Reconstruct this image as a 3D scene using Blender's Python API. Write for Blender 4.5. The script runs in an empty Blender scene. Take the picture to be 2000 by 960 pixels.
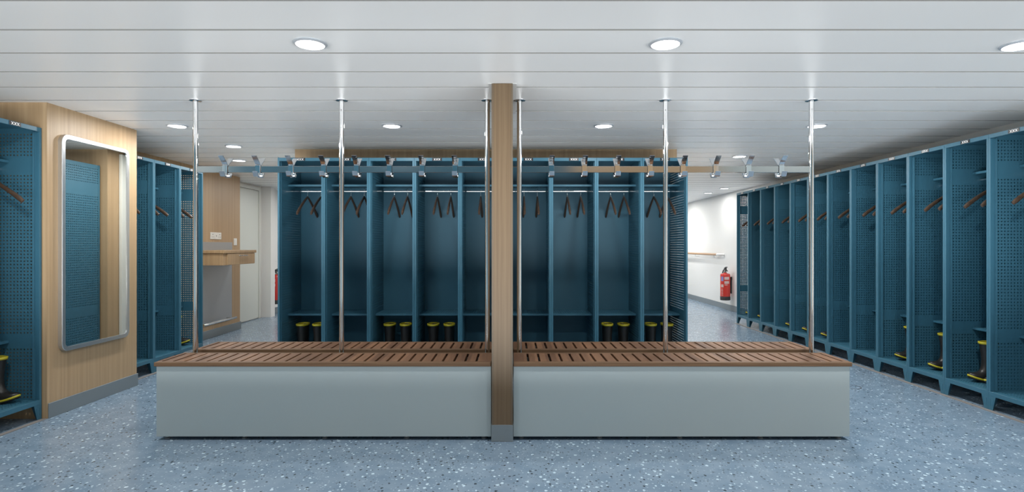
import bpy, math, random
from mathutils import Vector, Matrix
random.seed(7)
PI = math.pi
SC = bpy.context.scene
COL = SC.collection
F = 1111.0
ZC = 1.16      # eye height
H = 2.124      # ceiling height

# ------------------------------------------------------------------ materials
def new_mat(name):
    m = bpy.data.materials.new(name); m.use_nodes = True
    nt = m.node_tree
    return m, nt, nt.nodes['Principled BSDF']
def pbr(name, col, rough=0.5, metal=0.0, spec=0.5, emit=None, estr=0.0, coat=0.0):
    m, nt, b = new_mat(name)
    b.inputs['Base Color'].default_value = (*col, 1)
    b.inputs['Roughness'].default_value = rough
    b.inputs['Metallic'].default_value = metal
    b.inputs['Specular IOR Level'].default_value = spec
    b.inputs['Coat Weight'].default_value = coat
    if emit:
        b.inputs['Emission Color'].default_value = (*emit, 1)
        b.inputs['Emission Strength'].default_value = estr
    return m
def noisy(name, c0, c1, scale, rough=0.5, metal=0.0, detail=4, spec=0.5, bump=0.0, mapscale=(1,1,1), lo=0.3, hi=0.7):
    """two tones mixed by a noise field in object space"""
    m, nt, b = new_mat(name)
    tc = nt.nodes.new('ShaderNodeTexCoord'); mp = nt.nodes.new('ShaderNodeMapping')
    mp.inputs['Scale'].default_value = mapscale
    n = nt.nodes.new('ShaderNodeTexNoise'); n.inputs['Scale'].default_value = scale; n.inputs['Detail'].default_value = detail
    r = nt.nodes.new('ShaderNodeValToRGB')
    r.color_ramp.elements[0].position = lo; r.color_ramp.elements[0].color = (*c0, 1)
    r.color_ramp.elements[1].position = hi; r.color_ramp.elements[1].color = (*c1, 1)
    L = nt.links.new
    L(tc.outputs['Object'], mp.inputs['Vector']); L(mp.outputs[0], n.inputs['Vector'])
    L(n.outputs['Fac'], r.inputs['Fac']); L(r.outputs['Color'], b.inputs['Base Color'])
    b.inputs['Roughness'].default_value = rough; b.inputs['Metallic'].default_value = metal
    b.inputs['Specular IOR Level'].default_value = spec
    if bump:
        bp = nt.nodes.new('ShaderNodeBump'); bp.inputs['Strength'].default_value = bump; bp.inputs['Distance'].default_value = 0.002
        L(n.outputs['Fac'], bp.inputs['Height']); L(bp.outputs[0], b.inputs['Normal'])
    return m
def oak(name, c0, c1, strip=0.03, rough=0.45):
    """vertical oak veneer: wide tonal strips and fine grain"""
    m, nt, b = new_mat(name)
    N = nt.nodes.new; L = nt.links.new
    tc = N('ShaderNodeTexCoord')
    sep = N('ShaderNodeSeparateXYZ'); L(tc.outputs['Object'], sep.inputs[0])
    add = N('ShaderNodeMath'); add.operation = 'ADD'; L(sep.outputs['X'], add.inputs[0]); L(sep.outputs['Y'], add.inputs[1])
    cmb = N('ShaderNodeCombineXYZ'); L(add.outputs[0], cmb.inputs['X']); L(sep.outputs['Z'], cmb.inputs['Z'])
    m1 = N('ShaderNodeMapping'); m1.inputs['Scale'].default_value = (1/strip, 0, 0.12); L(cmb.outputs[0], m1.inputs['Vector'])
    n1 = N('ShaderNodeTexNoise'); n1.inputs['Scale'].default_value = 1.0; n1.inputs['Detail'].default_value = 3; L(m1.outputs[0], n1.inputs['Vector'])
    m2 = N('ShaderNodeMapping'); m2.inputs['Scale'].default_value = (260, 0, 3.0); L(cmb.outputs[0], m2.inputs['Vector'])
    n2 = N('ShaderNodeTexNoise'); n2.inputs['Scale'].default_value = 1.0; n2.inputs['Detail'].default_value = 2; L(m2.outputs[0], n2.inputs['Vector'])
    mx = N('ShaderNodeMath'); mx.operation = 'MULTIPLY_ADD'; mx.inputs[1].default_value = 0.35
    L(n2.outputs['Fac'], mx.inputs[0])
    s = N('ShaderNodeMath'); s.operation = 'MULTIPLY'; s.inputs[1].default_value = 0.65; L(n1.outputs['Fac'], s.inputs[0]); L(s.outputs[0], mx.inputs[2])
    r = N('ShaderNodeValToRGB')
    r.color_ramp.elements[0].position = 0.36; r.color_ramp.elements[0].color = (*c0, 1)
    r.color_ramp.elements[1].position = 0.64; r.color_ramp.elements[1].color = (*c1, 1)
    L(mx.outputs[0], r.inputs['Fac']); L(r.outputs['Color'], b.inputs['Base Color'])
    b.inputs['Roughness'].default_value = rough
    return m
def slat_wood(name, along, c0, c1, pitch=0.0674, x0=0.0):
    """oiled bench timber, one tone per board, grain along the board"""
    m, nt, b = new_mat(name)
    N = nt.nodes.new; L = nt.links.new
    tc = N('ShaderNodeTexCoord'); mp = N('ShaderNodeMapping')
    mp.inputs['Scale'].default_value = (60, 6, 60) if along == 'Y' else (3, 90, 160)
    L(tc.outputs['Object'], mp.inputs['Vector'])
    n = N('ShaderNodeTexNoise'); n.inputs['Scale'].default_value = 1.0; n.inputs['Detail'].default_value = 5; n.inputs['Distortion'].default_value = 0.6
    L(mp.outputs[0], n.inputs['Vector'])
    sep = N('ShaderNodeSeparateXYZ'); L(tc.outputs['Object'], sep.inputs[0])
    dv = N('ShaderNodeMath'); dv.operation = 'MULTIPLY_ADD'; dv.inputs[1].default_value = 1/pitch; dv.inputs[2].default_value = -x0/pitch
    L(sep.outputs['X'], dv.inputs[0])
    fl = N('ShaderNodeMath'); fl.operation = 'FLOOR'; L(dv.outputs[0], fl.inputs[0])
    wn = N('ShaderNodeTexWhiteNoise'); wn.noise_dimensions = '1D'; L(fl.outputs[0], wn.inputs['W'])
    k = 0.45 if along == 'Y' else 0.0
    a = N('ShaderNodeMath'); a.operation = 'MULTIPLY_ADD'; a.inputs[1].default_value = k; L(wn.outputs['Value'], a.inputs[0])
    bb = N('ShaderNodeMath'); bb.operation = 'MULTIPLY'; bb.inputs[1].default_value = 1-k; L(n.outputs['Fac'], bb.inputs[0]); L(bb.outputs[0], a.inputs[2])
    r = N('ShaderNodeValToRGB')
    r.color_ramp.elements[0].position = 0.25; r.color_ramp.elements[0].color = (*c0, 1)
    r.color_ramp.elements[1].position = 0.75; r.color_ramp.elements[1].color = (*c1, 1)
    L(a.outputs[0], r.inputs['Fac']); L(r.outputs['Color'], b.inputs['Base Color'])
    b.inputs['Roughness'].default_value = 0.6; b.inputs['Specular IOR Level'].default_value = 0.25
    return m
def terrazzo(name):
    m, nt, b = new_mat(name)
    N = nt.nodes.new; L = nt.links.new
    tc = N('ShaderNodeTexCoord')
    base = N('ShaderNodeTexNoise'); base.inputs['Scale'].default_value = 9; base.inputs['Detail'].default_value = 6
    L(tc.outputs['Object'], base.inputs['Vector'])
    r = N('ShaderNodeValToRGB')
    r.color_ramp.elements[0].position = 0.3; r.color_ramp.elements[0].color = (0.150, 0.220, 0.300, 1)
    r.color_ramp.elements[1].position = 0.7; r.color_ramp.elements[1].color = (0.215, 0.290, 0.370, 1)
    L(base.outputs['Fac'], r.inputs['Fac'])
    cur = r.outputs['Color']
    wob = N('ShaderNodeTexNoise'); wob.inputs['Scale'].default_value = 70; wob.inputs['Detail'].default_value = 2
    L(tc.outputs['Object'], wob.inputs['Vector'])
    def chips(scale, off, present, rmin, rmax, col, cur):
        mp = N('ShaderNodeMapping'); mp.inputs['Location'].default_value = (off, off*1.7, 0); mp.inputs['Rotation'].default_value = (0, 0, off)
        mp.inputs['Scale'].default_value = (1, 0.8, 0)
        L(tc.outputs['Object'], mp.inputs['Vector'])
        mixv = N('ShaderNodeVectorMath'); mixv.operation = 'MULTIPLY_ADD'; mixv.inputs[1].default_value = (0.012, 0.012, 0)
        L(wob.outputs['Color'], mixv.inputs[0]); L(mp.outputs[0], mixv.inputs[2])
        v = N('ShaderNodeTexVoronoi'); v.voronoi_dimensions = '2D'; v.inputs['Scale'].default_value = scale; v.inputs['Randomness'].default_value = 1
        L(mixv.outputs[0], v.inputs['Vector'])
        sc = N('ShaderNodeSeparateColor'); L(v.outputs['Color'], sc.inputs[0])
        pr = N('ShaderNodeMath'); pr.operation = 'LESS_THAN'; pr.inputs[1].default_value = present; L(sc.outputs[0], pr.inputs[0])
        rad = N('ShaderNodeMapRange'); rad.inputs['To Min'].default_value = rmin; rad.inputs['To Max'].default_value = rmax; L(sc.outputs[1], rad.inputs['Value'])
        lt = N('ShaderNodeMath'); lt.operation = 'LESS_THAN'; L(v.outputs['Distance'], lt.inputs[0]); L(rad.outputs[0], lt.inputs[1])
        mu = N('ShaderNodeMath'); mu.operation = 'MULTIPLY'; L(pr.outputs[0], mu.inputs[0]); L(lt.outputs[0], mu.inputs[1])
        mx = N('ShaderNodeMix'); mx.data_type = 'RGBA'
        L(mu.outputs[0], mx.inputs['Factor']); L(cur, mx.inputs['A']); mx.inputs['B'].default_value = (*col, 1)
        return mx.outputs['Result']
    cur = chips(46, 0.3, 0.28, 0.08, 0.26, (0.110, 0.150, 0.190), cur)
    cur = chips(60, 2.1, 0.30, 0.10, 0.28, (0.29, 0.38, 0.47), cur)
    cur = chips(36, 5.7, 0.20, 0.08, 0.30, (0.48, 0.62, 0.72), cur)
    cur = chips(34, 9.2, 0.16, 0.08, 0.24, (0.040, 0.058, 0.075), cur)
    L(cur, b.inputs['Base Color'])
    b.inputs['Roughness'].default_value = 0.22
    b.inputs['Specular IOR Level'].default_value = 0.45
    return m

M = {}
M['blue']   = noisy('locker_blue', (0.037, 0.128, 0.190), (0.042, 0.143, 0.210), 3.0, rough=0.42, spec=0.4)
M['oak']    = oak('oak_veneer', (0.380, 0.255, 0.140), (0.500, 0.350, 0.205))
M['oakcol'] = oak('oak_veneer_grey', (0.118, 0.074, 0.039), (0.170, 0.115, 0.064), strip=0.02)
M['oaktrim']= pbr('oak_edge', (0.125, 0.092, 0.060), 0.5)
M['slat']   = slat_wood('teak_slat', 'Y', (0.100, 0.048, 0.024), (0.200, 0.105, 0.056))
M['slatx']  = slat_wood('teak_rail', 'X', (0.090, 0.050, 0.026), (0.175, 0.102, 0.056))
M['slatdark'] = pbr('teak_groove', (0.035, 0.014, 0.008), 0.6)
M['panel']  = noisy('bench_panel_grey', (0.350, 0.420, 0.440), (0.375, 0.428, 0.433), 1.2, rough=0.5)
M['base']   = pbr('plinth_grey', (0.190, 0.225, 0.245), 0.45)
M['ceil']   = noisy('ceiling_white', (0.88, 0.88, 0.875), (0.91, 0.91, 0.905), 0.6, rough=0.35, spec=0.45)
M['groove'] = pbr('ceiling_joint', (0.30, 0.30, 0.29), 0.6)
M['white']  = noisy('wall_white', (0.76, 0.76, 0.74), (0.80, 0.80, 0.78), 0.8, rough=0.45)
M['door']   = pbr('door_pale_grey', (0.60, 0.63, 0.59), 0.4)
M['frame']  = pbr('door_frame_white', (0.68, 0.69, 0.65), 0.4)
M['chrome'] = pbr('chrome', (0.80, 0.81, 0.82), 0.07, 1.0)
M['steel']  = pbr('brushed_steel', (0.56, 0.56, 0.55), 0.13, 1.0)
M['steel2'] = pbr('satin_steel_sheet', (0.42, 0.43, 0.44), 0.42, 0.7)
M['mirror'] = pbr('mirror_glass', (0.80, 0.82, 0.80), 0.015, 1.0)
M['mframe'] = pbr('mirror_frame_satin', (0.62, 0.64, 0.66), 0.30, 0.9)
M['floor']  = terrazzo('terrazzo_blue')
M['strip']  = pbr('floor_strip_taupe', (0.215, 0.205, 0.195), 0.5)
M['black']  = pbr('rubber_black', (0.018, 0.017, 0.016), 0.38)
M['sole']   = pbr('sole_black', (0.010, 0.010, 0.010), 0.6)
M['yellow'] = pbr('rubber_yellow', (0.52, 0.45, 0.030), 0.4)
M['hwood']  = noisy('hanger_walnut', (0.044, 0.028, 0.019), (0.078, 0.048, 0.031), 8, rough=0.38, mapscale=(6, 1, 6))
M['plate']  = pbr('name_plate_black', (0.012, 0.013, 0.016), 0.3)
M['ink']    = pbr('lettering_white', (0.85, 0.85, 0.85), 0.5)
M['lens']   = pbr('lamp_lens', (0.9, 0.9, 0.9), 0.4, emit=(1, 0.99, 0.97), estr=6.0)
M['lring']  = pbr('lamp_ring', (0.55, 0.58, 0.62), 0.35, 0.3)
M['red']    = pbr('enamel_red', (0.66, 0.045, 0.035), 0.2, coat=0.4)
M['dgrey']  = pbr('plastic_dark_grey', (0.030, 0.032, 0.035), 0.5)
M['lab']    = pbr('label_pale', (0.70, 0.55, 0.52), 0.5)
M['labblue']= pbr('label_blue', (0.28, 0.30, 0.62), 0.5)
M['plastic']= pbr('plastic_white', (0.80, 0.80, 0.78), 0.35)
M['hole']   = pbr('socket_hole', (0.03, 0.03, 0.03), 0.6)
M['railwood']= pbr('handrail_wood', (0.42, 0.25, 0.13), 0.4)

# ------------------------------------------------------------------ mesh builder
class MB:
    def __init__(s): s.v = []; s.f = []; s.mi = []; s.sm = []
    def _add(s, vs, fs, mi=0, smooth=False):
        o = len(s.v); s.v += [tuple(p) for p in vs]
        for f in fs: s.f.append([i + o for i in f]); s.mi.append(mi); s.sm.append(smooth)
    def box(s, x0, x1, y0, y1, z0, z1, mi=0, bev=0.0):
        if bev <= 0:
            vs = [(x, y, z) for x in (x0, x1) for y in (y0, y1) for z in (z0, z1)]
            s._add(vs, [(0,1,3,2), (4,6,7,5), (0,4,5,1), (2,3,7,6), (0,2,6,4), (1,5,7,3)], mi)
            return
        b = min(bev, (x1-x0)*.45, (y1-y0)*.45, (z1-z0)*.45)
        vs = []; idx = {}
        X = (x0, x1); Y = (y0, y1); Z = (z0, z1)
        for i in (0,1):
            for j in (0,1):
                for k in (0,1):
                    sx = b if i == 0 else -b; sy = b if j == 0 else -b; sz = b if k == 0 else -b
                    idx[i,j,k,0] = len(vs); vs.append((X[i], Y[j]+sy, Z[k]+sz))
                    idx[i,j,k,1] = len(vs); vs.append((X[i]+sx, Y[j], Z[k]+sz))
                    idx[i,j,k,2] = len(vs); vs.append((X[i]+sx, Y[j]+sy, Z[k]))
        fs = []
        for i in (0,1): fs.append([idx[i,0,0,0], idx[i,0,1,0], idx[i,1,1,0], idx[i,1,0,0]][::(1 if i == 0 else -1)])
        for j in (0,1): fs.append([idx[0,j,0,1], idx[1,j,0,1], idx[1,j,1,1], idx[0,j,1,1]][::(1 if j == 0 else -1)])
        for k in (0,1): fs.append([idx[0,0,k,2], idx[0,1,k,2], idx[1,1,k,2], idx[1,0,k,2]][::(1 if k == 0 else -1)])
        for i in (0,1):
            for j in (0,1):
                q = [idx[i,j,0,0], idx[i,j,1,0], idx[i,j,1,1], idx[i,j,0,1]]
                fs.append(q if (i+j) % 2 else q[::-1])
        for i in (0,1):
            for k in (0,1):
                q = [idx[i,0,k,0], idx[i,1,k,0], idx[i,1,k,2], idx[i,0,k,2]]
                fs.append(q[::-1] if (i+k) % 2 else q)
        for j in (0,1):
            for k in (0,1):
                q = [idx[0,j,k,1], idx[1,j,k,1], idx[1,j,k,2], idx[0,j,k,2]]
                fs.append(q if (j+k) % 2 else q[::-1])
        for i in (0,1):
            for j in (0,1):
                for k in (0,1):
                    q = [idx[i,j,k,0], idx[i,j,k,1], idx[i,j,k,2]]
                    fs.append(q[::-1] if (i+j+k) % 2 else q)
        s._add(vs, fs, mi)
    def prism(s, pts, axis, a0, a1, mi=0, smooth=False):
        """polygon pts (2D) extruded along axis"""
        def P(p, a):
            if axis == 'X': return (a, p[0], p[1])
            if axis == 'Y': return (p[0], a, p[1])
            return (p[0], p[1], a)
        n = len(pts); vs = [P(p, a0) for p in pts] + [P(p, a1) for p in pts]
        s._add(vs, [list(range(n))[::-1], list(range(n, 2*n))], mi)
        s._add(vs, [(i, (i+1) % n, n+(i+1) % n, n+i) for i in range(n)], mi, smooth)
    def tube(s, path, r, n=12, mi=0, caps=True, sx=1.0, sy=1.0, smooth=True):
        path = [Vector(p) for p in path]; rs = r if isinstance(r, (list, tuple)) else [r]*len(path)
        T = []
        for i in range(len(path)):
            a = path[max(0, i-1)]; b = path[min(len(path)-1, i+1)]
            T.append((b-a).normalized())
        up = Vector((0,0,1)) if abs(T[0].z) < .9 else Vector((0,1,0))
        u = T[0].cross(up).normalized(); vs = []; fs = []
        for i, p in enumerate(path):
            u = (u - T[i]*u.dot(T[i])).normalized(); w = T[i].cross(u)
            for k in range(n):
                a = 2*PI*k/n
                vs.append(p + u*math.cos(a)*rs[i]*sx + w*math.sin(a)*rs[i]*sy)
        for i in range(len(path)-1):
            for k in range(n):
                fs.append((i*n+k, i*n+(k+1) % n, (i+1)*n+(k+1) % n, (i+1)*n+k))
        s._add(vs, fs, mi, smooth)
        if caps:
            s._add(vs[:n], [list(range(n))[::-1]], mi); s._add(vs[-n:], [list(range(n))], mi)
    def lathe(s, prof, cx=0, cy=0, n=32, mi=0, a0=0.0, a1=2*PI):
        """prof: (r, z) pairs"""
        full = abs(a1-a0-2*PI) < 1e-6; m = n if full else n+1
        # crisp edges: split the profile wherever it turns sharply
        for i in range(1, len(prof)-1):
            d0 = (prof[i][0]-prof[i-1][0], prof[i][1]-prof[i-1][1]); d1 = (prof[i+1][0]-prof[i][0], prof[i+1][1]-prof[i][1])
            l0, l1 = math.hypot(*d0), math.hypot(*d1)
            if l0 > 0 and l1 > 0 and (d0[0]*d1[0]+d0[1]*d1[1])/(l0*l1) < .78:
                s.lathe(prof[:i+1], cx, cy, n, mi, a0, a1); s.lathe(prof[i:], cx, cy, n, mi, a0, a1); return
        vs = []; fs = []
        for r, z in prof:
            for k in range(m):
                a = a0+(a1-a0)*k/n
                vs.append((cx+r*math.cos(a), cy+r*math.sin(a), z))
        for i in range(len(prof)-1):
            for k in range(n):
                k2 = (k+1) % m if full else k+1
                fs.append((i*m+k, i*m+k2, (i+1)*m+k2, (i+1)*m+k))
        s._add(vs, fs, mi, True)
    def rings(s, rings, mi=0, cap0=True, cap1=True):
        n = len(rings[0]); vs = [p for r in rings for p in r]; fs = []
        for i in range(len(rings)-1):
            for k in range(n): fs.append((i*n+k, i*n+(k+1) % n, (i+1)*n+(k+1) % n, (i+1)*n+k))
        s._add(vs, fs, mi, True)
        if cap0: s._add(rings[0], [list(range(n))[::-1]], mi)
        if cap1: s._add(rings[-1], [list(range(n))], mi)
    def strip(s, prof, x0, x1, t, mi=0):
        """bent flat strip: profile in (y, z), width x0..x1, thickness t"""
        n = len(prof); off = []
        for i in range(n):
            a = Vector(prof[max(0, i-1)]); b = Vector(prof[min(n-1, i+1)])
            d = (b-a).normalized(); off.append(Vector((-d.y, d.x))*t)
        A = [Vector(p) for p in prof]; B = [A[i]+off[i] for i in range(n)]
        vs = []
        for i in range(n):
            vs += [(x0, A[i].x, A[i].y), (x1, A[i].x, A[i].y), (x1, B[i].x, B[i].y), (x0, B[i].x, B[i].y)]
        fs = [(0,1,2,3), (4*n-4, 4*n-1, 4*n-2, 4*n-3)]
        for i in range(n-1):
            for k in range(4): fs.append((4*i+k, 4*i+4+k, 4*i+4+(k+1) % 4, 4*i+(k+1) % 4))
        s._add(vs, fs, mi)
    def mesh(s, name, mats):
        me = bpy.data.meshes.new(name); me.from_pydata(s.v, [], s.f)
        for m in (mats if isinstance(mats, (list, tuple)) else [mats]): me.materials.append(m)
        me.polygons.foreach_set('material_index', s.mi)
        me.polygons.foreach_set('use_smooth', s.sm)
        me.update(); return me
    def build(s, name, mats, parent=None, loc=(0,0,0), rz=0):
        return put(name, s.mesh(name, mats), parent, loc, rz)
def put(name, me, parent=None, loc=(0,0,0), rz=0):
    o = bpy.data.objects.new(name, me); COL.objects.link(o)
    o.location = loc; o.rotation_euler = (0, 0, rz)
    if parent: o.parent = parent
    return o
def tag(o, label=None, cat=None, group=None, kind=None):
    if label: o['label'] = label
    if cat: o['category'] = cat
    if group: o['group'] = group
    if kind: o['kind'] = kind
    return o
def thing(name, label, cat, loc=(0,0,0), rz=0, group=None):
    o = bpy.data.objects.new(name, None); COL.objects.link(o)
    o.empty_display_size = 0.1; o.location = loc; o.rotation_euler = (0, 0, rz)
    return tag(o, label, cat, group)
def copy_tree(o, parent=None):
    c = o.copy(); COL.objects.link(c)
    if parent: c.parent = parent
    for ch in list(o.children): copy_tree(ch, c)
    return c
def struct(name, mb, mats, label=None):
    o = mb.build(name, mats); o['kind'] = 'structure'
    if label: o['label'] = label
    return o

class Proto:
    """first use hands out the original, later uses hand out copies"""
    def __init__(s, make): s.make = make; s.o = None; s.used = False
    def get(s, loc, rz, label, group=None, cat=None):
        if s.o is None: s.o = s.make(); o = s.o
        else: o = copy_tree(s.o)
        o.location = loc; o.rotation_euler = (0, 0, rz); tag(o, label, cat, group)
        return o

# ------------------------------------------------------------------ the room
Y0, Y1 = -3.0, 13.4
YF = 1.9       # floor, ceiling, side walls start here, open behind for added uplight; Y0: reflected walls
XR = 3.935
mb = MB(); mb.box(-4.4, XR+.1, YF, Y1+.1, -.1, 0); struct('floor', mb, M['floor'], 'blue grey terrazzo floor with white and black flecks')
# ceiling: wide white boards with recessed joints
mb = MB()
pitch = 0.3065; g = 0.018
ys = [2.54 + pitch*k for k in range(-18, 37)]
ys = [y for y in ys if YF < y < Y1]
edges = [YF] + ys + [Y1]
for i in range(len(edges)-1):
    a = edges[i] + (g/2 if i else 0); b = edges[i+1] - (g/2 if i < len(edges)-2 else 0)
    mb.box(-4.4, XR+.1, a, b, H+.0005, H+.012, 1); mb.box(-4.4, XR+.1, a+.001, b-.001, H, H+.0005, 0)
mb.box(-4.4, XR+.1, YF, Y1+.1, H+.012, H+.06, 1)
struct('ceiling', mb, [M['ceil'], M['groove']], 'white ceiling of wide boards with grey joints')

def wallbox(name, x0, x1, y0, y1, mat, label=None, z0=0, z1=H):
    mb = MB(); mb.box(x0, x1, y0, y1, z0, z1); return struct(name, mb, mat, label)
wallbox('wall_right', XR, XR+.1, YF, Y1, M['white'], 'white wall behind the right row of lockers')
wallbox('wall_back', -4.4, XR+.1, Y1, Y1+.1, M['white'])
# left side: recess of the near lockers, oak block with the mirror, recess, oak wall, white walls
XB = -3.125
wallbox('wall_left', -3.83, -3.73, YF, 3.82, M['oak'])
wallbox('wall_left_mirror', -3.92, XB, 3.822, 4.737, M['oak'], 'oak clad wall block carrying the mirror')
wallbox('wall_left_oak', -3.92, -3.825, 4.737, 8.0, M['oak'], 'oak clad wall behind the counter')
wallbox('wall_left_white', -4.19, -4.09, 7.9, Y1, M['white'])
wallbox('wall_left_pillar', -4.10, -3.935, 9.28, 9.44, M['white'], 'white pillar beside the pale grey door')
mb = MB(); mb.box(-4.09, -3.92, 7.985, 8.0, 0, H); struct('trim_1', mb, M['white'])
# core block in the middle, oak clad
CX0, CX1, CY0, CY1 = -2.166, 1.645, 5.676, 9.6
wallbox('wall_center', CX0, CX1, CY0, CY1, M['oak'], 'oak clad block behind the central lockers')
def base(name, x0, x1, y0, y1, mat='base'):
    mb = MB(); mb.box(x0, x1, y0, y1, 0, .101, 0, .002); struct(name, mb, M[mat])
base('baseboard_left', XB, XB+.008, 3.83, 4.745)
base('baseboard_left_oak', -3.825, -3.812, 4.75, 8.0)
base('baseboard_left_oak_return', -4.09, -3.812, 8.0, 8.01)
base('baseboard_right', XR-.012, XR, YF, Y1)
wallbox('wall_reflect_grey', 3.8, 7.0, Y0-.1, Y0, M['panel'], 'unseen pale grey wall put behind the camera for the steel to reflect', 0, 3.4)  # unseen walls, toned and raised past the ceiling for the steel to reflect
wallbox('wall_reflect_pale', -7.0, -5.3, Y0-.1, Y0, M['panel'], 'unseen pale grey wall, behind on the left, put for the steel to reflect', 0, 3.4)
wallbox('wall_reflect_oak', 1.1, 3.8, Y0-.1, Y0, M['oak'], 'unseen oak wall put behind the camera for the steel to reflect', 0, 3.4)
wallbox('wall_reflect_blue', -5.3, 1.1, Y0-.1, Y0, M['blue'], 'unseen plain blue wall put behind the camera for the steel to reflect', 0, 3.4)
base('baseboard_center_left', CX0-.01, CX0, CY0, 5.83)
base('baseboard_center_right', CX1, CX1+.01, CY0, CY1)
base('baseboard_left_return', -4.09, -4.078, 9.44, Y1)
# horizontal joint in the white wall beyond the pillar
mb = MB(); mb.box(-4.09, -4.087, 9.44, Y1, .888, .896); struct('trim_2', mb, M['frame'])
# floor strips in front of the locker rows
mb = MB(); mb.box(3.345, 3.378, YF, 8.56, 0, .004); struct('trim_3', mb, M['strip'])
mb = MB(); mb.box(-3.154, -3.121, YF, 3.82, 0, .004); struct('trim_4', mb, M['strip'])
mb = MB(); mb.box(-3.275, -3.242, 4.75, 6.03, 0, .004); struct('trim_5', mb, M['strip'])

# doors
def door(name, x, y0, y1, side, label):
    """door leaf in a wall plane at x, facing side (+1 = +X)"""
    e = bpy.data.objects.new(name, None); COL.objects.link(e); e.location = (x, (y0+y1)/2, 0); tag(e, label, None, None, 'structure')
    w = (y1-y0)/2; s = side
    def bx(m, xa, xb, *a): m.box(min(xa*s, xb*s), max(xa*s, xb*s), *a)
    m = MB(); bx(m, 0, .02, -w+.07, w-.07, .01, 2.04, 0, .003); m.build('door_leaf', M['door'], e)
    m = MB()
    bx(m, 0, .032, -w, -w+.066, 0, 2.10, 0, .003); bx(m, 0, .032, w-.066, w, 0, 2.10, 0, .003); bx(m, 0, .032, -w+.066, w-.066, 2.046, 2.10, 0, .003)
    m.build('door_frame', M['frame'], e)
    m = MB(); m.tube([(.02*s, -w+.13, 1.02), (.06*s, -w+.13, 1.02), (.065*s, -w+.145, 1.02), (.065*s, -w+.24, 1.02)], .009, 10)
    m.build('door_handle', M['chrome'], e)
    return e
door('door_1', -4.09, 8.02, 9.2, 1, 'pale grey door beside the oak wall with the counter')
door('door_2', CX0, 5.84, 6.80, -1, 'white framed door seen in the mirror')

# ------------------------------------------------------------------ oak column between the benches
col = thing('column', 'slim oak clad column with grey plinth standing between the benches', 'column', (-.058, 3.74, 0))
mb = MB(); mb.box(-.054, .054, -.366, .366, .0, H); mb.build('shaft', M['oakcol'], col)
for sx in (-1, 1):
    for sy in (-1, 1):
        mb = MB(); mb.box(min(sx*.052, sx*.063), max(sx*.052, sx*.063), min(sy*.352, sy*.3665), max(sy*.352, sy*.3665), .0, H, 0, .0008)
        mb.build('corner_trim', M['oaktrim'], col)
for sx in (-1, 1):
    mb = MB(); mb.box(min(sx*.054, sx*.062), max(sx*.054, sx*.062), -.352, .352, 0, H); mb.build('side_cladding', M['oakcol'], col)
mb = MB(); mb.box(-.0650, .0650, -.367, .367, 0, .101, 0, .002); mb.build('plinth', M['base'], col)
mb = MB(); mb.box(-.083, .085, -.366, .41, H-.0015, H, 0); mb.build('ceiling_collar', M['white'], col)

# ------------------------------------------------------------------ benches
def make_bench(x0, x1, y0, y1, label, slot0, nslot, feet):
    e = thing('bench', label, 'bench', ((x0+x1)/2, (y0+y1)/2, 0), 0, 'slatted changing benches')
    cx = (x0+x1)/2; cy = (y0+y1)/2; w = (x1-x0)/2; d = (y1-y0)/2
    bot, top = .4425, .468; pt = .0674; gp = .013
    # seat: border boards + slats with open slots
    mb = MB()
    fy0, fy1 = -d+.035, d-.027
    mb.box(-w, w, -d, fy0, bot, top, 1, .003); mb.box(-w, w, fy1+.002, d, bot, top, 1, .003)
    mb.box(-w, w, fy1, fy1+.002, bot, top-.006, 2)
    xs = [slot0 - cx + pt*k for k in range(nslot)]
    ed = [-w] + xs + [w]
    for i in range(len(ed)-1):
        a = ed[i] + (gp/2 if i else 0); b = ed[i+1] - (gp/2 if i < len(ed)-2 else 0)
        mb.box(a, b, fy0, fy1, bot, top, 0, .0012)
    mb.box(-w+.02, w-.02, -.02, .02, bot-.022, bot-.001, 2)
    mb.build('seat', [M['slat'], M['slatx'], M['slatdark']], e)
    wl, wr = (w-.008, w) if x0 < -1 else (w, w-.008)
    mb = MB()
    mb.box(-wl, wr, -d+.014, -d+.030, .022, bot, 0, .0015); mb.build('front_panel', M['panel'], e)
    mb = MB(); mb.box(-wl, wr, d-.030, d-.014, .022, bot, 0, .0015); mb.build('back_panel', M['panel'], e)
    for a, b in ((-wl, -wl+.016), (wr-.016, wr)):
        mb = MB(); mb.box(a, b, -d+.030, d-.030, .022, bot, 0, .0015); mb.build('end_panel', M['panel'], e)
    mb = MB(); mb.box(-w+.024, w-.024, -d+.03, d-.03, .026, .040); mb.build('bottom_board', M['panel'], e)
    for fx in feet:
        for fy in (-d+.06, d-.06):
            mb = MB(); mb.lathe([(0, 0), (.016, 0), (.016, .004), (.008, .007), (.008, .012), (.026, .018), (.026, .027), (0, .027)], fx-cx, fy, 16)
            mb.build('foot', M['steel2'], e)
    return e
LX0, LX1, RX0, RX1 = -2.133, -.1245, .0085, 2.026
fl = (-2.085, -1.62, -1.133, -.638, -.17); fr = (.055, .53, 1.015, 1.503, 1.975)
make_bench(LX0, LX1, 3.385, 3.700, 'front bench left of the oak column, brown slatted seat on long grey box', -2.101, 29, fl)
make_bench(RX0, RX1, 3.385, 3.700, 'front bench right of the oak column, brown slatted seat on long grey box', .0985, 29, fr)
make_bench(LX0, LX1, 3.812, 4.122, 'rear bench left of the oak column, brown slats behind the poles', -2.101, 29, fl)
make_bench(RX0, RX1, 3.812, 4.122, 'rear bench right of the oak column, brown slats behind the poles', .0985, 29, fr)

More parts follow.
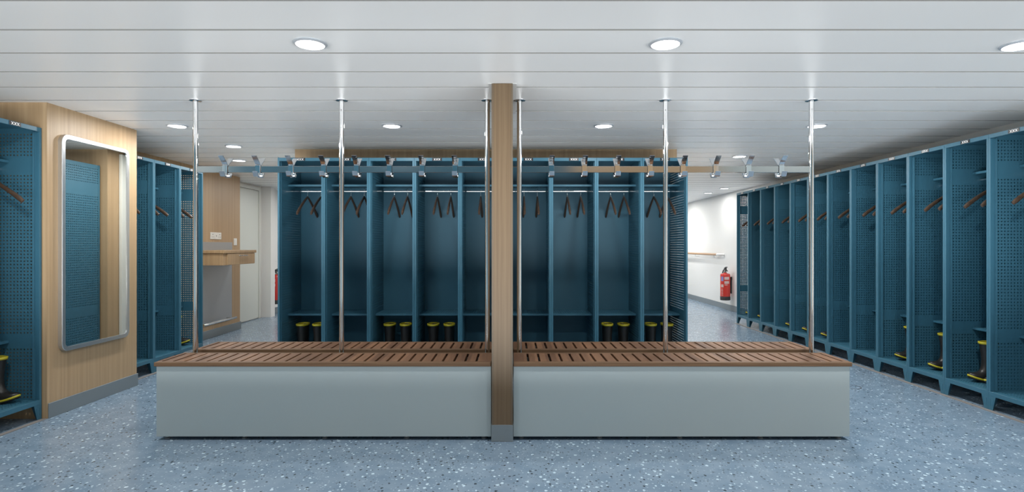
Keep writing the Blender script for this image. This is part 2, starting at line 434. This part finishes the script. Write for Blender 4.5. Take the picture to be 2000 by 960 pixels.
# ------------------------------------------------------------------ poles, rails, coat hooks
YP = 3.765
def make_pole():
    e = thing('pole', 'pole', 'pole')
    mb = MB(); mb.lathe([(0, .002), (.0165, .002), (.0165, H-.008), (0, H-.008)], n=28); mb.build('tube', M['chrome'], e)
    mb = MB(); mb.lathe([(.0165, H-.009), (.018, H-.0065), (.037, H-.0055), (.0395, H-.004), (.0395, H), (0, H)], n=32); mb.build('ceiling_flange', M['chrome'], e)
    mb = MB(); mb.lathe([(0, 0), (.036, 0), (.036, .004), (.0175, .008), (.0165, .008)], n=32); mb.build('floor_flange', M['chrome'], e)
    return e
pp = Proto(make_pole)
for x, lab in ((-2.094, 'chrome ceiling pole at the left end of the benches'),
               (-1.127, 'chrome pole halfway along the left hand benches'),
               (-.163, 'chrome pole close against the left side of the oak column'),
               (.049, 'chrome pole close against the right side of the oak column'),
               (1.015, 'chrome pole halfway along the right hand benches'),
               (1.981, 'chrome ceiling pole at the right end of the benches')):
    pp.get((x, YP, 0), 0, lab, 'chrome poles between the benches')
ZB0, ZB1 = 1.645, 1.687
def rail(x0, x1, label):
    e = thing('coat_rail', label, 'coat rail', ((x0+x1)/2, YP, ZB0), 0, 'coat rails on the poles')
    w = (x1-x0)/2
    mb = MB(); mb.box(-w, w, -.008, .008, 0, ZB1-ZB0, 0, .0015); mb.build('bar', M['steel'], e)
    return e
rail(-2.094+.012, -.163-.012, 'flat steel coat rail left of the oak column')
rail(.049+.012, 1.981-.012, 'flat steel coat rail right of the oak column')
def make_hook():
    e = thing('coat_hook', 'x', 'coat hook')
    w = .0165; hb = ZB1-ZB0
    mb = MB()
    mb.box(-w, w, -.0155, -.0125, -.008, hb+.004, 0, .0006); mb.box(-w, w, .0125, .0155, -.008, hb+.004, 0, .0006)
    mb.box(-w, w, -.0125, .0125, hb+.001, hb+.004); mb.box(-w, w, -.0125, .0125, -.004, -.001)
    mb.build('clamp', M['chrome'], e)
    for s in (-1, 1):
        mb = MB(); mb.strip([(s*.004, hb+.0045), (s*.012, hb+.010), (s*.028, hb+.026), (s*.070, hb+.060)], -w, w, .0025*(-s)*-1)
        mb.build('upper_prong', M['chrome'], e)
        mb = MB()
        pr = [(s*.014, -.004), (s*.0145, -.016)]
        for k in range(6):
            a = PI + k/5*PI*.80
            pr.append((s*(.0145+.016+.016*math.cos(a)), -.016+.014*math.sin(a)))
        pr.append((s*.056, .002))
        mb.strip(pr, -w, w, .0025*s)
        mb.build('lower_prong', M['chrome'], e)
    return e
hp = Proto(make_hook)
ordn = ['first', 'second', 'third', 'fourth', 'fifth', 'sixth', 'seventh', 'eighth', 'ninth', 'tenth', 'eleventh', 'twelfth']
for k in range(8):
    hp.get((-1.894+.2169*k, YP, ZB0), 0, 'double chrome coat hook, %s from the left end of the left coat rail' % ordn[k], 'coat hooks on the left rail')
for k in range(8):
    hp.get((1.779-.2169*k, YP, ZB0), 0, 'double chrome coat hook, %s from the right end of the right coat rail' % ordn[k], 'coat hooks on the right rail')

# ------------------------------------------------------------------ lockers
LH, LD = 1.95, .55
def perf_cells(mb, plane, off, t, us, vs, hole, u0, u1, v0, v1, p):
    """perforated sheet. us: hole columns; vs: list of zones (lists of hole rows); plane 'X' or 'Z'"""
    def P(u, v, k):
        a = off + (t/2 if k else -t/2)
        return (a, u, v) if plane == 'X' else (u, v, a)
    def slab(a, b, c, d):
        if plane == 'X': mb.box(off-t/2, off+t/2, a, b, c, d)
        else: mb.box(a, b, c, d, off-t/2, off+t/2)
    ua, ub = us[0]-p/2, us[-1]+p/2
    slab(u0, ua, v0, v1); slab(ub, u1, v0, v1)
    cur = v0
    for zone in vs:
        za, zb = zone[0]-p/2, zone[-1]+p/2
        slab(ua, ub, cur, za); cur = zb
        for v in zone:
            for u in us:
                o = []
                for k in (0, 1):
                    for q in range(8):
                        a = PI/4*q
                        cx_, sy_ = math.cos(a), math.sin(a); m_ = max(abs(cx_), abs(sy_))
                        o.append(P(u+cx_/m_*p/2, v+sy_/m_*p/2, k))
                    for q in range(8):
                        a = PI/4*q
                        o.append(P(u+math.cos(a)*hole, v+math.sin(a)*hole, k))
                fs = []
                for q in range(8):
                    r = (q+1) % 8
                    fs.append((q, 8+q, 8+r, r)); fs.append((16+q, 16+r, 24+r, 24+q)); fs.append((8+q, 24+q, 24+r, 8+r))
                mb._add(o, fs)
    slab(ua, ub, cur, v1)
P_ = .0228
def side_mesh():
    mb = MB()
    us = [-LD/2 + .062 + P_*i for i in range(21)]
    zones = [[.150+P_*i for i in range(15)], [.580+P_*i for i in range(47)], [1.767+P_*i for i in range(7)]]
    perf_cells(mb, 'X', 0, .0016, us, zones, .0054, -LD/2+.05, LD/2, .11, LH-.004, P_)
    # folded front edge
    mb.box(-.0008, .0008, -LD/2+.002, -LD/2+.05, .11, LH-.004)
    return mb.mesh('side_panel', M['blue'])
SIDE = side_mesh()
def xxx(mb, w, h, s=1, t=.0012, y=0):
    """three X letters centred on 0, drawn in the XZ plane"""
    lw = w/3.0
    for k in (-1, 0, 1):
        cx = k*lw; a = lw*.36; b = h/2; q = .0022
        for sg in (-1, 1):
            pts = [(cx-a*sg-q, -b), (cx-a*sg+q, -b), (cx+a*sg+q, b), (cx+a*sg-q, b)]
            mb.prism(pts if sg > 0 else pts[::1], 'Y', y-t, y)
def make_locker(W):
    def f():
        e = thing('locker', 'x', 'locker')
        w = W/2 - .0006; fy = -LD/2
        for s in (-1, 1): put('side_panel', SIDE, e, (s*(w-.0085), 0, 0))
        # front frame
        for s in (-1, 1):
            mb = MB()
            def bx(a, b, *r): mb.box(min(s*(w-a), s*(w-b)), max(s*(w-a), s*(w-b)), *r)
            bx(0, .0165, fy, fy+.016, .133, LH-.029, 0, .0008)
            bx(.0025, .010, fy+.016, fy+.034, .133, LH-.029)
            bx(.0025, .0215, fy+.034, fy+.046, .133, LH-.029, 0, .0008)
            mb.build('post', M['blue'], e)
        mb = MB(); mb.box(-w, w, fy, fy+.025, LH-.029, LH, 0, .0008); mb.build('header', M['blue'], e)
        mb = MB(); mb.box(-w, w, fy, fy+.025, .102, .133, 0, .0008); mb.build('bottom_rail', M['blue'], e)
        mb = MB(); mb.box(-w, w, fy+.026, LD/2, LH-.003, LH-.001); mb.build('top_panel', M['blue'], e)
        mb = MB(); mb.box(-w+.003, w-.003, LD/2-.004, LD/2, .11, LH-.007); mb.build('back_panel', M['blue'], e)
        # perforated shelves and floor
        n = int((2*w-.06)/P_); us = [-(n-1)*P_/2 + P_*i for i in range(n)]
        sy = fy+.21
        mb = MB()
        vz = [[sy+.035+P_*i for i in range(13)]]
        perf_cells(mb, 'Z', 0, .0016, us, vz, .0054, -w+.010, w-.010, sy+.001, LD/2-.005, P_)
        mb.box(-w+.010, w-.010, sy, sy+.0016, -.0165, .0008)
        me = mb.mesh('shelf', M['blue'])
        put('shelf', me, e, (0, 0, 1.732)); put('shelf', me, e, (0, 0, .528))
        mb = MB(); vz = [[fy+.06+P_*i for i in range(20)]]
        perf_cells(mb, 'Z', .131, .0016, us, vz, .0054, -w+.010, w-.010, fy+.026, LD/2-.005, P_)
        mb.build('floor_panel', M['blue'], e)
        mb = MB(); mb.tube([(-w+.0095, 0, 1.675), (w-.0095, 0, 1.675)], .009, 14, sx=1.0, sy=1.0)
        r = mb.build('hanging_rail', M['chrome'], e)
        # feet: folded sheet, tapered
        for s in (-1, 1):
            for q in (-1, 1):
                mb = MB(); yf = q*(LD/2)
                pts = [(s*w, 0), (s*w, .102), (s*(w-.060), .102), (s*(w-.034), 0)]
                mb.prism(pts, 'Y', yf, yf - q*.002)
                pts = [(yf-q*.002, 0), (yf-q*.002, .102), (yf-q*.075, .102), (yf-q*.036, 0)]
                mb.prism(pts, 'X', s*w, s*(w-.002))
                if q < 0:
                    for xx in (.014, .036):
                        pts = [(s*(w-xx), .03), (s*(w-xx-.0015), .03), (s*(w-xx-.0015-.008*(xx > .02)), .082), (s*(w-xx-.008*(xx > .02)), .082)]
                        mb.prism(pts, 'Y', yf, yf-.0012)
                mb.build('foot', M['blue'], e)
        mb = MB(); mb.box(-.0435, .0435, fy-.0022, fy-.0002, LH-.0275, LH-.0025, 0, .0006); pl = mb.build('name_plate', M['plate'], e)
        mb = MB(); xxx(mb, .062, .0185, y=-.0001); mb.build('lettering', M['ink'], pl, (0, fy-.0022, LH-.015))
        return e
    return f
lock_c = Proto(make_locker(.4084)); lock_s = Proto(make_locker(.411))

# ------------------------------------------------------------------ hangers
def make_hanger():
    """origin at the rail axis; shoulders run along Y"""
    e = thing('coat_hanger', 'x', 'hanger')
    L = .268
    path = []; rs = []
    N_ = 26
    for i in range(N_+1):
        t = -1 + 2*i/N_; a = abs(t)
        z = -.064 - .160*(a**1.12) - .012*(a**5)
        path.append((0, t*L, z)); rs.append(.0090 + .0045*a if a < .97 else .010)
    mb = MB(); mb.tube(path, rs, 12, sx=.85, sy=1.25); mb.build('shoulders', M['hwood'], e)
    mb = MB()
    hk = [(0, 0, -.070), (0, 0, -.040), (0, .004, -.030)]
    for k in range(11):
        a = -PI*.35 + k/10*PI*1.25
        hk.append((0, .0125*math.cos(a) , .0005 + .0125*math.sin(a)))
    mb.tube(hk, .0018, 8); mb.tube([(0, 0, -.070), (0, 0, -.036)], .0052, 10)
    mb.build('hook', M['chrome'], e)
    return e
hg = Proto(make_hanger)

# ------------------------------------------------------------------ boots
def make_boot():
    """toe towards -Y, origin at the sole centre, shaft above the heel"""
    e = thing('rubber_boot', 'x', 'boot')
    n = 28
    def spring(y):                 # toe spring of the sole
        t = max(0, (-y+.01)/.145); return .032*t**2.2
    def ring(z, ya, yb, w, bend=1.0, grow=0.0):
        pts = []; c = (ya+yb)/2; l = (yb-ya)/2
        for k in range(n):
            a = 2*PI*k/n
            cy, sx = math.cos(a), math.sin(a)
            y = c + (l+grow)*math.copysign(abs(cy)**.85, cy)
            ww = w*(1 + .08*math.cos(a+PI) if l > .1 else 1) * (1-.16*math.exp(-((y-.05)/.035)**2) if l > .1 else 1)
            pts.append(((ww+grow)*math.copysign(abs(sx)**.9, sx), y, z + bend*spring(y)))
        return pts
    mb = MB()
    lv = [(.012, -.132, .128, .045, 1), (.026, -.135, .130, .0475, 1), (.038, -.129, .129, .047, 1), (.048, -.114, .127, .0455, .95), (.058, -.092, .124, .044, .8),
          (.068, -.070, .122, .043, .5), (.080, -.052, .119, .042, .2), (.100, -.040, .114, .041, 0), (.128, -.034, .110, .041, 0), (.165, -.031, .108, .044, 0), (.210, -.035, .110, .045, 0), (.290, -.047, .114, .050, 0)]
    mb.rings([ring(*l) for l in lv], 0, True, False)
    mb.rings([ring(.290, -.044, .111, .047, 0), ring(.16, -.026, .104, .040, 0), ring(.06, -.01, .098, .034, 0)], 0, False, True)
    mb.build('upper', M['black'], e)
    mb = MB(); mb.rings([ring(0, -.124, .125, .042), ring(.003, -.131, .130, .046), ring(.011, -.135, .132, .0485), ring(.011, -.11, .11, .03)], 0, True, True)
    mb.build('sole', M['sole'], e)
    mb = MB(); mb.rings([ring(.0105, -.132, .129, .046), ring(.0115, -.136, .132, .049, 1, .0012), ring(.0235, -.136, .132, .049, 1, .0012), ring(.0255, -.133, .129, .046)], 0, False, False)
    mb.build('foxing_stripe', M['yellow'], e)
    mb = MB(); mb.rings([ring(.284, -.048, .115, .0505, 0), ring(.285, -.052, .120, .0545, 0), ring(.301, -.054, .122, .0560, 0), ring(.303, -.050, .118, .053, 0), ring(.302, -.045, .112, .047, 0), ring(.284, -.044, .111, .046, 0)], 0, False, False)
    mb.build('cuff', M['yellow'], e)
    return e
bt = Proto(make_boot)
BZ = .1325
def fill(cx, cy, rz, W, row, which, hangers, boots, words, jit=0, hoff=(.172, .298)):
    """hangers and boots of one locker; offsets run from the locker's left side as one faces it"""
    def at(lx, ly):
        c, s = math.cos(rz), math.sin(rz); return cx + lx*c - ly*s, cy + lx*s + ly*c
    for k, off in enumerate(hoff):
        if hangers[k]:
            x, y = at(off-W/2, 0)
            hg.get((x, y, 1.675+.0095), rz, '%s wooden coat hanger in %s' % (words[k], which), 'coat hangers in the ' + row)
    for k, off in enumerate((.135, .289)):
        if boots[k]:
            x, y = at(off-W/2+jit, -LD/2+.075+.137 + (.0 if k else .006))
            bt.get((x, y, BZ), rz + (.05 if k else -.03), '%s black rubber boot, yellow trim, in %s' % (words[k], which), 'rubber boots in the ' + row)

# central row, nine lockers facing the camera
WC = .4084; CXS = -2.1005
which_c = ['the first', 'the second', 'the third', 'the fourth', 'the fifth', 'the sixth', 'the seventh', 'the eighth', 'the ninth']
for i in range(9):
    cx = CXS + WC*(i+.5); cy = 5.096+LD/2
    has = i in (0, 2, 3, 7, 8)
    extra = {0: ', the row\'s left end', 4: ', just left of the oak column', 5: ', just right of the oak column', 8: ', the row\'s right end'}.get(i, '')
    cont = 'with boots below' if has else 'without boots'
    lk = lock_c.get((cx, cy, 0), 0, 'blue open locker %s, %s from left in the central row%s' % (cont, ordn[i], ''), 'lockers in the central row')
    if i == 8: put('end_panel', SIDE, FIRST, (-(WC/2+.0006), P_/2, P_/2))
    if i == 0: FIRST = lk
    fill(cx, cy, 0, WC, 'central lockers', 'the %s central locker from the left' % ordn[i], (1, i != 4), (has, has), ('left', 'right'))
# right row, twelve lockers facing left
WS = .411
for i in range(12):
    yb = 8.555 - WS*i; cy = yb - WS/2; cx = 3.378 + LD/2
    has = i in (0, 1, 3, 4, 5, 8, 9, 10)
    nm = 'the right row, %s' % ('far end' if i == 0 else ('nearest' if i == 11 else '%s from the far end' % ordn[i]))
    lock_s.get((cx, cy, 0), -PI/2, 'blue perforated open locker in %s' % nm, 'lockers in the right row')
    fill(cx, cy, -PI/2, WS, 'right row', 'the right row\'s %s' % ('far end locker' if i == 0 else ('nearest locker' if i == 11 else '%s locker from far end' % ordn[i])),
         (1, 1), (has, has and i >= 8), ('farther', 'nearer'), 0, (.190, .345))
# far left row, three lockers facing right
for i in range(3):
    cy = 4.80 + WS*(i+.5) - .004; cx = -3.275 - LD/2
    pos = ('beside the mirror wall', 'between its two neighbours', 'nearest the oak counter')[i]
    lock_s.get((cx, cy, 0), PI/2, 'blue perforated locker on the far left, %s' % pos, 'lockers on the far left')
    fill(cx, cy, PI/2, WS, 'far left lockers', 'the far left locker %s' % ('beside the mirror wall', 'in the middle', 'nearest the oak counter')[i], (i > 0 or 0, 1), (0, i == 2), ('nearer', 'farther'), 0, (.075, .215))
# near left row
for i in range(1):
    cy = 3.815 - WS*(i+.5); cx = -3.154 - LD/2
    lock_s.get((cx, cy, 0), PI/2, 'blue open locker at the left picture edge, before the mirror wall', None)
    fill(cx, cy, PI/2, WS, 'near left locker', 'the locker at the left picture edge', (0, 1), (0, 1), ('nearer', 'single'), .03, (.12, .272))

# ------------------------------------------------------------------ mirror
mr = thing('wall_mirror', 'tall wall mirror with rounded satin metal frame on the oak block', 'mirror', (XB, 4.26, 0))
def rrect(w, z0, z1, r, n=8):
    pts = []
    for cx, cz, a0 in ((w-r, z0+r, -PI/2), (w-r, z1-r, 0), (-w+r, z1-r, PI/2), (-w+r, z0+r, PI)):
        for k in range(n+1):
            a = a0 + PI/2*k/n; pts.append((cx+r*math.cos(a), cz+r*math.sin(a)))
    return pts
out = rrect(.345, .43, 1.935, .055); inn = rrect(.316, .459, 1.906, .030)
mb = MB()
R_ = [[(.0, p[0], p[1]) for p in out], [(.027, p[0], p[1]) for p in out], [(.030, p[0]*.992, 1.1825+(p[1]-1.1825)*.998) for p in out],
      [(.030, p[0], p[1]) for p in inn], [(.024, p[0], p[1]) for p in inn]]
n = len(out); vs = [p for r in R_ for p in r]; fs = []
for i in range(len(R_)-1):
    for k in range(n): fs.append((i*n+k, i*n+(k+1) % n, (i+1)*n+(k+1) % n, (i+1)*n+k))
mb._add(vs, fs)
mb.build('frame', M['mframe'], mr)
mb = MB(); gl = rrect(.318, .457, 1.908, .031); mb.prism(gl, 'X', .018, .0245); mb.build('glass', M['mirror'], mr)

# ------------------------------------------------------------------ ceiling lights
def make_light():
    e = thing('ceiling_light', 'x', 'ceiling light')
    mb = MB(); mb.lathe([(.079, 0), (.079, -.003), (.074, -.008), (.066, -.010), (.064, -.007), (.064, 0)], n=40); mb.build('trim_ring', M['lring'], e)
    mb = MB(); mb.lathe([(.065, -.002), (.064, -.006), (.05, -.0072), (0, -.0072)], n=40); mb.build('diffuser', M['lens'], e)
    ld = bpy.data.lights.new('downlight', 'AREA'); ld.shape = 'DISK'; ld.size = .125; ld.energy = 12.0; ld.color = (1.0, .985, .96)
    lo = bpy.data.objects.new('lamp', ld); COL.objects.link(lo); lo.location = (0, 0, -.009); lo.parent = e
    return e
lt = Proto(make_light)
LIGHTS = [(-.96, 2.705, 'large round ceiling light above the left benches, nearest the camera'),
          (.730, 2.705, 'large round ceiling light above the right benches, nearest the camera'),
          (2.43, 2.725, 'round ceiling light cut off by the right picture edge'),
          (-2.678, 4.55, 'round ceiling light left of the leftmost pole, beside the mirror wall'),
          (-.962, 4.55, 'round ceiling light above the rear bench, left of the column'),
          (.733, 4.55, 'round ceiling light above the rear bench, right of the column'),
          (2.436, 4.55, 'round ceiling light partly behind the rightmost pole'),
          (-2.68, 5.478, 'round ceiling light before the far left lockers'),
          (-3.067, 6.394, 'round ceiling light just above the left coat rail, nearest the counter'),
          (2.44, 6.10, 'round ceiling light above the right coat rail near the right row'),
          (3.00, 9.478, 'small distant ceiling light near the white wall, right one of two'),
          (3.00, 10.3, 'small distant ceiling light near the white wall, left one of two')]
LIGHTS[10] = (3.54, 9.478, LIGHTS[10][2]); LIGHTS[11] = (3.55, 10.3, LIGHTS[11][2])
def light_at(x, y, lab, grp):
    e = lt.get((x, y, H), 0, lab, grp)
    # output tuned by place: unseen corridor and right lamps raised, middle pair dimmed
    w_ = 6.0 if x > 3.4 else 13.0 if (y > 7 and x < -2) else 26.0 if y > 7 else (7.0 if y == 4.55 and abs(x) < 1 else (11.0 if abs(x) < 1 else (25.0 if x > 0 else 14.0)))
    for c in e.children:
        if c.type == 'LIGHT': c.data = lamp_of(c.data, w_)
LAMPS = {}
def lamp_of(d, w_):
    if w_ not in LAMPS: LAMPS[w_] = d.copy(); LAMPS[w_].energy = w_
    return LAMPS[w_]
for x, y, lab in LIGHTS: light_at(x, y, lab, 'round ceiling lights')
# first continues the seen grid; the others are unseen, added to brighten the corridors
for x, y in ((-2.678, 2.705), (-3.0, 8.6), (-3.0, 10.4), (0.6, 11.4), (-1.6, 11.4), (2.3, 8.0), (2.4, 11.2), (3.2, 12.3)):
    light_at(x, y, 'unseen round ceiling light giving extra light from out of view', 'unseen extra ceiling lights')

# ------------------------------------------------------------------ counter and things on the oak wall
WX = -3.825
e = thing('wall_counter', 'oak counter with a drawer fixed to the oak wall', 'counter', (WX, 7.33, .924))
mb = MB(); mb.box(0, .340, -.445, .430, .146, .183, 0, .003); mb.build('countertop', M['oak'], e)
mb = MB(); mb.box(0, .322, -.43, .40, 0, .146, 0, .002); mb.build('apron', M['oak'], e)
dr = MB(); dr.box(.322, .334, -.34, .392, .003, .143, 0, .0015); d_ = dr.build('drawer', M['oak'], e)
mb = MB(); mb.tube([(.338, -.06, .115), (.360, -.06, .115), (.360, .13, .115), (.338, .13, .115)], .006, 10); mb.build('handle', M['chrome'], d_)
mb = MB(); mb.box(.0, .010, -.445, .430, .1832, .286, 0, .001); mb.build('backsplash', M['steel2'], e)
e = thing('kick_panel', 'flat grey steel sheet on the oak wall under the counter', 'panel', (WX+.0015, 7.33, .16))
mb = MB(); mb.box(.0, .006, -.445, .425, 0, .76, 0, .001); mb.build('sheet', M['steel2'], e)
e = thing('foot_rail', 'thin steel foot rail on the wall below the counter', 'rail', (WX, 7.30, .20))
mb = MB(); mb.tube([(.105, -.44, 0), (.105, .37, 0)], .015, 14); mb.build('bar', M['steel'], e)
for y in (-.38, .31):
    mb = MB(); mb.tube([(.006, y, 0), (.105, y, 0)], .008, 10); mb.build('bracket', M['steel'], e)
e = thing('power_socket', 'white double power socket on the oak wall above the counter', 'socket', (WX, 7.34, 1.289))
mb = MB(); mb.box(0, .008, -.134, .134, -.046, .046, 0, .003); mb.build('plate', M['plastic'], e)
for yc in (-.086, -.0, .086):
    mb = MB(); mb.box(.008, .011, yc-.040, yc+.040, -.038, .038, 0, .002); sk = mb.build('module', M['plastic'], e)
for yc in (-.086, .086):
    mb = MB()
    mb.box(.0112, .0122, yc-.005, yc+.005, .012, .024); mb.box(.0112, .0122, yc-.022, yc-.012, -.018, -.010); mb.box(.0112, .0122, yc+.012, yc+.022, -.018, -.010)
    mb.build('pin_holes', M['hole'], e)
mb = MB(); mb.box(.0112, .0122, -.004, .004, -.01, .012); mb.build('pin_holes', M['hole'], e)
e = thing('light_switch', 'small white light switch at the right edge of the oak wall', 'switch', (WX, 7.855, 1.217))
mb = MB(); mb.box(0, .008, -.042, .042, -.048, .048, 0, .003); mb.build('plate', M['plastic'], e)
mb = MB(); mb.box(.008, .012, -.024, .024, -.030, .030, 0, .002); mb.build('rocker', M['plastic'], e)

# ------------------------------------------------------------------ fire extinguishers
def make_ext():
    e = thing('fire_extinguisher', 'x', 'fire extinguisher')
    r = .086
    mb = MB(); mb.lathe([(0, .065), (r, .065), (r, .440), (r*.97, .460), (r*.86, .474), (r*.5, .482), (.026, .488), (.026, .50), (0, .50)], n=36); mb.build('cylinder', M['red'], e)
    mb = MB(); mb.lathe([(0, 0), (r*.92, 0), (r*1.03, .006), (r*1.03, .066), (r*.98, .072), (0, .072)], n=36)
    mb.build('base', M['dgrey'], e)
    mb = MB(); mb.lathe([(.030, .498), (.030, .512), (.020, .518), (.020, .545), (0, .545)], n=20); mb.build('valve', M['steel'], e)
    mb = MB(); mb.prism([(-.018, .520), (.030, .535), (.098, .520), (.100, .528), (.040, .548), (-.016, .540)], 'Y', -.012, .012)
    mb.build('carry_handle', M['dgrey'], e)
    mb = MB(); mb.prism([(-.022, .545), (-.012, .562), (.060, .590), (.085, .588), (.085, .596), (.055, .600), (-.020, .580), (-.034, .556)], 'Y', -.013, .013)
    mb.prism([(.02, .52), (.05, .52), (.035, .59), (.0, .575)], 'Y', -.011, .011)
    mb.build('trigger', M['dgrey'], e)
    mb = MB()
    hs = [(-.020, 0, .530), (-.050, 0, .545), (-.080, -.004, .530), (-.100, -.01, .480), (-.104, -.014, .40), (-.100, -.02, .28), (-.098, -.02, .17)]
    mb.tube(hs, .011, 12); mb.tube([(-.098, -.02, .17), (-.097, -.02, .10)], [.013, .018], 12); mb.build('hose', M['dgrey'], e)
    mb = MB(); mb.box(-.035, .035, r-.002, r+.030, .36, .42, 0, .003); mb.box(-.02, .02, r+.004, r+.030, .12, .42, 0, .002)
    mb.build('wall_bracket', M['dgrey'], e)
    def arc(a0, a1, z0, z1, mat, nm, rr=.0868):
        mb = MB(); mb.lathe([(rr-.001, z0), (rr, z0), (rr, z1), (rr-.001, z1)], n=10, a0=math.radians(a0), a1=math.radians(a1)); return mb.build(nm, mat, e)
    for q in (0, 180):
        arc(q-72, q-40, .345, .425, M['labblue'], 'label')
        arc(q-72, q-40, .235, .285, M['lab'], 'label')
        arc(q-30, q+28, .370, .420, M['lab'], 'label')
        arc(q-30, q+28, .300, .345, M['lab'], 'label')
        for z in (.090, .112, .134, .156, .178, .200): arc(q-70, q-44, z, z+.006, M['lab'], 'print')
        for z in (.270, .285): arc(q-28, q+6, z, z+.006, M['lab'], 'print')
    return e
ex = Proto(make_ext)
ex.get((XR-.112, 10.2, .19), -PI/2, 'red fire extinguisher on the white wall beyond the right row of lockers')
ex.get((-3.974, 9.60, .185), math.radians(72), 'red fire extinguisher at the left of the central lockers, half hidden by them')

# ------------------------------------------------------------------ handrail on the right wall
e = thing('handrail', 'round wooden handrail with white end on the distant white wall', 'handrail', (XR, 11.7, 1.0))
mb = MB(); mb.tube([(-.085, -1.02, 0), (-.085, 1.5, 0)], .021, 16); mb.build('bar', M['railwood'], e)
mb = MB(); mb.tube([(-.085, -1.02, 0), (-.085, -1.10, 0), (-.082, -1.135, 0), (-.06, -1.15, 0), (0, -1.15, 0)], .022, 16); mb.build('end_bracket', M['plastic'], e)
for y in (-.86, .25, 1.3):
    mb = MB(); mb.tube([(0, y, -.055), (-.06, y, -.055), (-.085, y, -.045), (-.085, y, -.018)], .007, 10); mb.build('support', M['chrome'], e)

# ------------------------------------------------------------------ round floor cover
e = thing('floor_drain', 'round flush floor cover by the right end of the benches', 'floor drain', (2.79, 4.69, 0))
mb = MB(); mb.lathe([(.074, .0004), (.074, .0016), (.079, .0016), (.079, .0004)], n=40); mb.build('ring', M['hole'], e)
mb = MB(); mb.lathe([(.073, .0004), (.073, .0012), (0, .0012)], n=40); mb.build('cover', M['floor'], e)
mb = MB(); mb.box(-.012, .012, -.003, .003, .0012, .0020); mb.build('lift_slot', M['hole'], e)

# ------------------------------------------------------------------ world, camera
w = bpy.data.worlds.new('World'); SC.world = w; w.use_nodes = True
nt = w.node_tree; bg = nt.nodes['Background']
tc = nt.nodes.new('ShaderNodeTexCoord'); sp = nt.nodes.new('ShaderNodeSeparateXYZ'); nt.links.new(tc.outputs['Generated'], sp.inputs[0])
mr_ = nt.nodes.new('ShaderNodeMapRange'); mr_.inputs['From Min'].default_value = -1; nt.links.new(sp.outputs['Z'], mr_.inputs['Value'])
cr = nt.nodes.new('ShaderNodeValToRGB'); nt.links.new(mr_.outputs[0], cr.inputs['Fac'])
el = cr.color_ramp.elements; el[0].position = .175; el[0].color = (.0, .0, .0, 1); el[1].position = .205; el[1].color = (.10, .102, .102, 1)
for p_, v_ in ((.28, (.10, .102, .102, 1)), (.31, (.98, 1, 1, 1)), (.39, (.98, 1, 1, 1)), (.41, (.018, .018, .018, 1)), (.58, (.018, .018, .018, 1)), (.66, (.06, .061, .062, 1))):  # added uplight: bright band below the horizon reaches the ceiling past the floor edge
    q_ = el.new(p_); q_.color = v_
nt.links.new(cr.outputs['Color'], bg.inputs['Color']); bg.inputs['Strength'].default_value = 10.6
cd = bpy.data.cameras.new('Camera'); cam = bpy.data.objects.new('Camera', cd); COL.objects.link(cam)
cam.location = (0, 0, ZC); cam.rotation_euler = (PI/2, 0, 0); cd.sensor_width = 36; cd.lens = 20.0; cd.clip_start = .05
SC.camera = cam
vs_ = SC.view_settings; vs_.view_transform = 'Standard'; vs_.look = 'None'; vs_.exposure = 0.0; vs_.gamma = 1.0; vs_.use_curve_mapping = False
